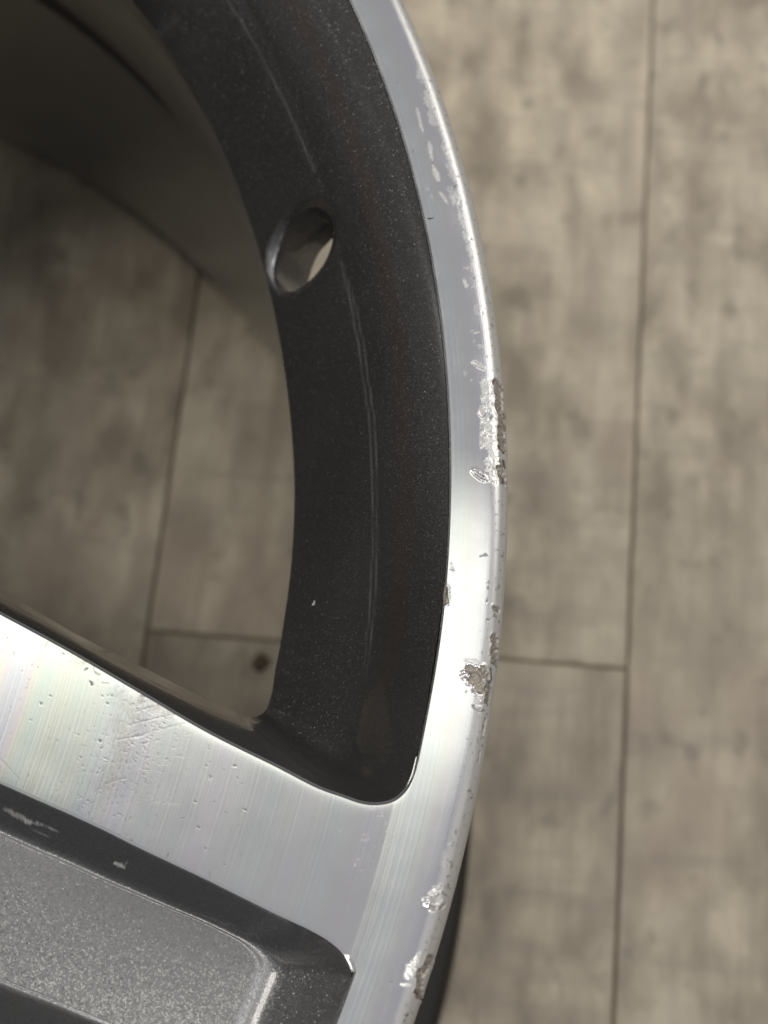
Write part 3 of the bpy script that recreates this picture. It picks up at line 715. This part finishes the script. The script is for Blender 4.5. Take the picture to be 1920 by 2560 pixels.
def window_mesh(step, hole):
    closed = np.vstack([np.c_[loop, mid], np.c_[loop, mid][:1]])
    seg = np.linalg.norm(np.diff(closed[:, 0:2], axis=0), axis=1) + np.linalg.norm(np.diff(closed[:, 6:8], axis=0), axis=1)
    n = int(seg.sum() / 2 / step)
    dd = np.r_[0, np.cumsum(seg)] / seg.sum()
    uu = np.arange(n) / n
    S = np.stack([np.interp(uu, dd, closed[:, i]) for i in range(9)], 1)
    T, C, E = S[:, None, 0:3], S[:, None, 3:6], S[:, None, 6:9]
    k = max(10, int(14 / step))
    v = np.r_[np.linspace(0, 1, k), np.linspace(1, 2, int(k * 1.1))[1:]]
    # piecewise line with a rounded knee
    s = 0.30
    kn = np.where(np.abs(v - 1) < s, (v - 1 + s) ** 2 / (4 * s), np.maximum(v - 1, 0))
    a = (v - kn)[None, :, None]
    b = kn[None, :, None]
    P = T + (C - T) * a + (E - C) * b
    sag = (4 * np.clip(v, 0, 1) * (1 - np.clip(v, 0, 1)))[None, :, None]
    P = P + sag * np.array([0, 0, 0.5])
    ar = 220 * np.arctan2(P[..., 1], P[..., 0])
    rr = np.hypot(P[..., 0], P[..., 1])
    lipside = sstep(-24, -20, np.degrees(ar / 220)) * (1 - sstep(20, 24, np.degrees(ar / 220))) * (rr > 205)
    W = np.zeros(P.shape[:2] + (4,))
    mask = None
    if hole:
        # pale run line in the paint along the knee
        d = (224.2 - 0.106 * np.degrees(ar / 220) - rr) * 1.6
        W[..., 0] = 0.95 * np.exp(-((rr - 231.2) / 1.5) ** 2) * lipside * (0.7 + 0.4 * vnoise(ar * 0.3, rr * 1.2, 77))  # brownish reflection painted as a band into the flake colour
        wav = 0.25 * vnoise(ar * 0.12, ar * 0, 21) + 0.12 * vnoise(ar * 0.6, ar * 0, 22)
        l1 = np.exp(-((d - wav) / 0.22) ** 2) * (0.085 + 0.02 * vnoise(ar * 0.25, ar * 0, 23))
        fork = sstep(-2, -28, ar)
        l2 = np.exp(-((d - wav + 1.3 * fork) / 0.20) ** 2) * 0.08 * sstep(-6, -20, ar)
        W[..., 3] = (np.maximum(l1, l2) * lipside * (np.abs(ar + 1) > 9.5 + 0 * ar) * sstep(-95, -78, ar)).clip(0, 1)
        # dished recess and the valve hole
        near = (np.abs(ar) < 16) & (rr > 209) & (v[None, :] > 0.3)
        sd = np.full(ar.shape, 9.0)
        sd[near], nx, ny = poly_sd(ar[near], rr[near], hole_poly)
        Nx, Ny = np.zeros_like(ar), np.zeros_like(ar)
        Nx[near], Ny[near] = nx, ny
        ins = sd < 0
        aa, r2 = np.where(ins, Nx, ar), np.where(ins, Ny, rr)
        q = surf(aa, r2)
        keep_pos = ~ins
        base = np.where(keep_pos[..., None], P, q)
        sr = np.full(ar.shape, 9.0)
        sr[near], _, _ = poly_sd(aa[near], r2[near], rec_poly)
        dep = recess_depth(sr)
        th = np.arctan2(base[..., 1], base[..., 0])
        P = base + np.stack([NR * dep * np.cos(th), NR * dep * np.sin(th), -NZ * dep], -1)
        i2 = np.vstack([ins, ins[:1]])
        allin = i2[:-1, :-1] & i2[1:, :-1] & i2[1:, 1:] & i2[:-1, 1:]
        mask = ~allin
    m = Mesh()
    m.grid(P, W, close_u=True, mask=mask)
    # rolled lower edge and the back of the spokes
    dirn = T[:, 0, :2] - E[:, 0, :2]
    dirn /= np.linalg.norm(dirn, axis=1)[:, None]
    rE = np.hypot(E[:, 0, 0], E[:, 0, 1])
    ls = sstep(203, 209, rE)
    e = E[:, 0]
    rows = []
    for off_l, z_l, off_s, z_s in ((0, 0, 0, 0), (0.25, -0.5, 0.3, -0.5), (0.7, -1.1, 0.9, -1.0), (0.9, -3.0, 2.5, -3.0), (1.0, -6, 5.0, -7), (1.2, -9, 9.0, -10)):
        off = off_l * ls + off_s * (1 - ls)
        rows.append(np.c_[e[:, :2] + dirn * off[:, None], e[:, 2] + z_l * ls + z_s * (1 - ls)])
    m.grid(np.stack(rows, 1), close_u=True)
    return m.build('opening_wall')


def surf(a, r):
    th = a / 220
    z = ZE + (r - RE_) / (RC - RE_) * (ZC - ZE)
    return np.stack([r * np.cos(th), r * np.sin(th), z], -1)


def recess_depth(sr):
    return 1.25 * sstep(0.15, -2.2, sr)


hole_poly = catmull(np.array([(a, b) for a, b in HOLE]), 4, closed=True)
rec_poly = catmull(np.array([(a, b) for a, b in RECESS]), 3, closed=True)
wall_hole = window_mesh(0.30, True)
wall_plain = window_mesh(1.2, False)
for k in range(5):
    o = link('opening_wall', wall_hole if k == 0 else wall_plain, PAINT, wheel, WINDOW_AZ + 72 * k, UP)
    if k == 0:
        o['label'] = 'dark painted wall inside the rim lip with a valve hole'
        hole_wall = o

# valve hole bore, fixed to that wall
hp2 = resample(np.vstack([hole_poly, hole_poly[:1]]), np.linspace(0, 1, 97)[:-1])
s0, _, _ = poly_sd(hp2[:, 0], hp2[:, 1], rec_poly)
q0 = surf(hp2[:, 0], hp2[:, 1])
th = hp2[:, 0] / 220
dep = recess_depth(s0)
axis0 = np.array([0.52, -0.25, -0.82])
nrm_ = np.stack([NR * np.cos(th), NR * np.sin(th), -NZ * np.ones_like(th)], -1)
q0 = q0 + nrm_ * dep[:, None]
cen = q0.mean(0)
rows = []
for s_, t_ in ((1.006, -0.02), (0.99, 0.12), (0.972, 0.40), (0.965, 0.9), (0.965, 2.5), (0.965, 5.0), (0.965, 7.5), (0.98, 10.0)):
    rows.append(cen + (q0 - cen) * s_ + axis0 * t_)
bore = Mesh()
bore.grid(np.stack(rows, 1), close_u=True, flip=True)
link('valve_hole', bore.build('valve_hole'), PAINT, hole_wall)

# --- spokes: recessed panel between two machined arms
POCKF = [(126, 0), (126.6, 6), (130, 11.5), (138, 15.2), (155, 16.0)] + [tuple(p) for p in POCK] + [(237.30, 7.2), (237.30, 3.6), (237.30, 0)]
FLRF = [(138.5, 0), (139.4, 4.5), (143, 8.2), (150, 9.7), (162, 9.8)] + [tuple(p) for p in PFLOOR] + [(223.4, 2.0), (223.4, 0)]
uu = np.linspace(0, 1, 520)
cT = resample(catmull(np.array(POCKF), 20), uu)
cF = resample(catmull(np.array(FLRF), 20), uu)
full = lambda c: np.vstack([c, c[-2:0:-1] * np.array([1, -1])])
topc, flrc = full(cT), full(cF)
rows = []
prof_w = [(0.0, -0.16), (0.02, -0.75), (0.10, -1.9), (0.25, -3.7), (0.45, -6.0), (0.62, -7.8), (0.74, -9.0), (0.82, -9.62), (0.89, -9.93), (0.93, -10.0), (0.965, -9.95), (1.0, -9.89), (1.035, -9.95)]
pw = catmull(np.array([(a, b, 0) for a, b in prof_w]), 5)
for a, z, _ in pw:
    rows.append(np.c_[topc + (flrc - topc) * a, np.full(len(topc), z)])
PPw = np.stack(rows, 1)
Wp, _ = apply_wear(PPw, POCKW)
pocket = Mesh()
pocket.grid(PPw, Wp, close_u=True)
pocket_me = pocket.build('spoke')
pocket2 = Mesh()
pocket2.grid(PPw[::4], close_u=True)
pocket2_me = pocket2.build('spoke')

fl = Mesh()
rows = []
edge_c = topc + (flrc - topc) * 1.0355
for w in np.linspace(0, 1, 26):
    cen_l = np.c_[np.clip(edge_c[:, 0], 146, 216), np.zeros(len(edge_c))]
    k = 1 - (1 - w) ** 1.0
    pt = edge_c * (1 - k) + cen_l * k
    rows.append(np.c_[pt, np.full(len(pt), -9.955 + 0.22 * (1 - (1 - w) ** 2))])
fl.grid(np.stack(rows, 1), close_u=True)
floor_me = fl.build('recess_panel')

# machined arm face: between the opening edge and the recess edge
Twin = rot(half[:, 0:3], 36.0)
endT = np.argmin(np.abs(np.degrees(np.arctan2(Twin[:, 1], Twin[:, 0])) - 10.2) + (np.hypot(Twin[:, 0], Twin[:, 1]) < 236) * 99)
tcurve = catmull(Twin[:endT + 1], 30)[:, :2]
bcurve = catmull(np.array(POCKF[:-2]), 30)[:, :2]
b_end = np.argmax(np.hypot(bcurve[:, 0], bcurve[:, 1]) > 237.0)
bcurve = bcurve[:b_end + 1]


def arm_mesh(ds, dt, worn, sign=1, az_deg=0.0):
    s = np.r_[np.linspace(0, 0.42, 40), np.arange(0.42, 1.0, ds / 150.0)[1:], 1.0]
    A, B = resample(tcurve, s), resample(bcurve, s)

    def offs(Cv, dist, side):
        t = np.gradient(Cv, axis=0)
        t /= np.linalg.norm(t, axis=1)[:, None] + 1e-9
        n = np.c_[t[:, 1], -t[:, 0]] * side
        return Cv + n * dist
    A1, B1 = offs(A, 0.5, 1), offs(B, 0.42, -1)
    nt_ = max(8, int(33 / dt))
    t = np.linspace(0, 1, nt_)
    xy = A1[:, None] * (1 - t)[None, :, None] + B1[:, None] * t[None, :, None]
    r = np.hypot(xy[..., 0], xy[..., 1])
    ph = np.degrees(np.arctan2(xy[-1:, :, 1], xy[-1:, :, 0]))
    rend = 237.30 + 0.55 * sstep(2.35, 4.5, ph) + 0.45
    k = np.clip((s - 0.80) / 0.20, 0, 1)[:, None] ** 5
    fac = 1 + (rend / r[-1:] - 1) * k
    xy = xy * fac[..., None]
    r = np.hypot(xy[..., 0], xy[..., 1])
    z = face_h(r) - 0.002 - 0.006 * (s >= 1.0)[:, None]
    # arris next to the edge is very slightly rolled over
    roll = 0.02 * (np.exp(-t / 0.03) + np.exp(-(1 - t) / 0.03))[None, :] * (1 - k)
    P = np.dstack([xy, z - roll])
    P[..., 1] *= sign
    P = rot(P, az_deg)
    if worn:
        W, H = apply_wear(P, SPW + GRIT, 0.3)
        # brake dust haze near the middle of the arm
        P[..., 2] += H
    else:
        W = None
    m = Mesh()
    m.grid(P, W, flip=sign > 0)
    for Cv, C1, zz in ((A, xy[:, 0], -0.30), (B, xy[:, -1], -0.15)):
        pts = np.stack([np.c_[Cv, np.full(len(Cv), zz)], np.c_[Cv + (C1 - Cv) * 0.35, np.full(len(Cv), zz * 0.72)], np.c_[C1, face_h(np.hypot(C1[:, 0], C1[:, 1])) - 0.02]], 1)
        if Cv is A:
            pts = pts[: int(len(pts))]
        pts[..., 1] *= sign
        pts = rot(pts, az_deg)
        m.grid(pts, None, flip=(Cv is A) == (sign > 0))
    return m.build('machined_face')


rng = np.random.default_rng(11)
GRIT = []
for i in range(620):
    # grit is densest in the hazy stripe across the arm
    if i < 420:
        c0 = np.array([194.5, -25.0]) + np.array([-0.45, -1.0]) * rng.normal(0, 8.0) + np.array([1.0, 0.0]) * rng.normal(0, 3.6)
    else:
        c0 = np.array([rng.uniform(172, 214), rng.uniform(-44, -8)])
    a_ = rng.uniform(0, 6.28)
    l_ = rng.exponential(0.16)
    GRIT.append(('P', c0[0], c0[1], c0[0] + l_ * math.cos(a_), c0[1] + l_ * math.sin(a_), rng.uniform(0.045, 0.085), rng.uniform(0.3, 0.7)))
arm_a = arm_mesh(1.2, 1.2, False, 1)
arm_b = arm_mesh(1.2, 1.2, False, -1)
arm_seen = arm_mesh(0.17, 0.17, True, 1, SPOKE_AZ)
for k in range(5):
    a = SPOKE_AZ + 72 * k
    sp = link('spoke', pocket_me if k == 0 else pocket2_me, PAINT, wheel, a, UP)
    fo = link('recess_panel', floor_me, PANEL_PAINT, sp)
    if k == 0:
        sp['label'] = 'twin spoke with scuffed dark recess walls'
        link('machined_face', arm_seen, MACHINED, sp, -SPOKE_AZ, None, 'machined silver spoke face with grit and scratches')
    else:
        link('machined_face', arm_a, MACHINED, sp)
    link('machined_face', arm_b, MACHINED, sp)

# hub plate
ring = []
for k in range(5):
    for aa, rr in ((-36, 91.3), (-12, 104), (0, 126.2), (12, 104)):
        t_ = math.radians(SPOKE_AZ + 72 * k + aa)
        ring.append((rr * math.cos(t_), rr * math.sin(t_)))
ring = np.array(ring)
rin = ring / np.linalg.norm(ring, axis=1)[:, None]
hub = Mesh()
hub.grid(np.stack([np.c_[rin * 33, np.full(20, -60.0)], np.c_[rin * 33, np.full(20, -4.0)], np.c_[rin * 36, np.full(20, -1.5)], np.c_[ring, np.full(20, -0.25)]], 1), close_u=True)
hub.grid(np.stack([np.c_[ring, np.full(20, -0.25)], np.c_[ring * 0.99, np.full(20, -45.0)], np.c_[rin * 75, np.full(20, -60.0)], np.c_[rin * 33, np.full(20, -60.0)]], 1), close_u=True)
link('hub', hub.build('hub'), PAINT, wheel, 0, UP)

# ------------------------------------------------------------------ small loose things
def thing(name, verts, faces, mat, label, cat, loc):
    me = bpy.data.meshes.new(name)
    me.from_pydata(verts, [], faces)
    o = link(name, me, mat, None, 0, loc, label)
    o['category'] = cat
    return o


dm = np.array(MARKS['diamond']) * 0.001
c = dm.mean(0)
ring0 = []
for i in range(4):
    a, b = dm[i] - c, dm[(i + 1) % 4] - c
    for t_ in (0.12, 0.38, 0.62, 0.88):
        ring0.append((a * (1 - t_) + b * t_) * (0.98 + 0.05 * math.sin(5 * i + 9 * t_)))
n_ = len(ring0)
vv = [(p[0], p[1], 0.0002) for p in ring0] + [(p[0] * 0.96, p[1] * 0.96, 0.0014 + 0.0005 * math.sin(3 * i)) for i, p in enumerate(ring0)] + [(0, 0, 0.0018)]
ff = [(i, (i + 1) % n_, n_ + (i + 1) % n_, n_ + i) for i in range(n_)] + [(n_ + i, n_ + (i + 1) % n_, 2 * n_) for i in range(n_)]
thing('debris_chip', vv, ff, plain_material('brown_debris', (0.085, 0.062, 0.040), 0.85), 'small dark brown diamond-shaped chip lying on the floor inside the wheel', 'debris', (c[0], c[1], 0.0))


def curl(pts, rad, z0):
    """short fibre: a square tube along pts"""
    v, f = [], []
    pts = np.array(pts)
    t = np.gradient(pts, axis=0)
    t /= np.linalg.norm(t, axis=1)[:, None]
    for i, p in enumerate(pts):
        n = np.array([-t[i, 1], t[i, 0]])
        k = rad * (0.5 if i in (0, len(pts) - 1) else 1.0)
        v += [(p[0] + n[0] * k, p[1] + n[1] * k, z0), (p[0], p[1], z0 + k), (p[0] - n[0] * k, p[1] - n[1] * k, z0), (p[0], p[1], z0 - k)]
    for i in range(len(pts) - 1):
        for j in range(4):
            f.append((4 * i + j, 4 * i + (j + 1) % 4, 4 * i + 4 + (j + 1) % 4, 4 * i + 4 + j))
    f += [(0, 1, 2, 3), tuple(4 * (len(pts) - 1) + j for j in (3, 2, 1, 0))]
    return v, f


lx, ly = MARKS['lint']
lr = math.hypot(lx, ly)
lz = ZE + (lr - RE_) / (RC - RE_) * (ZC - ZE)
v, f = curl([(0.00015, 0.0005), (0.0, 0.00025), (0.00002, -0.0001), (-0.0002, -0.0004), (-0.00035, -0.00045)], 0.00011, 0.0)
thing('lint_fleck', v, f, plain_material('pale_lint', (0.62, 0.60, 0.56), 0.8), 'tiny pale curled fleck of lint on the dark wall inside the rim', 'lint', (lx * 0.001, ly * 0.001, FACE + lz * 0.001 + 0.0002))
bx1, by1, bx2, by2 = MARKS['bristle']
v, f = curl([(0, 0), ((bx2 - bx1) * 0.0005, (by2 - by1) * 0.0005), ((bx2 - bx1) * 0.001, (by2 - by1) * 0.001)], 0.00010, 0.0)
thing('bristle', v, f, plain_material('dark_bristle', (0.07, 0.065, 0.06), 0.7), 'short dark bristle lying across the upper part of the silver lip', 'bristle', (bx1 * 0.001, by1 * 0.001, FACE + 0.00040))
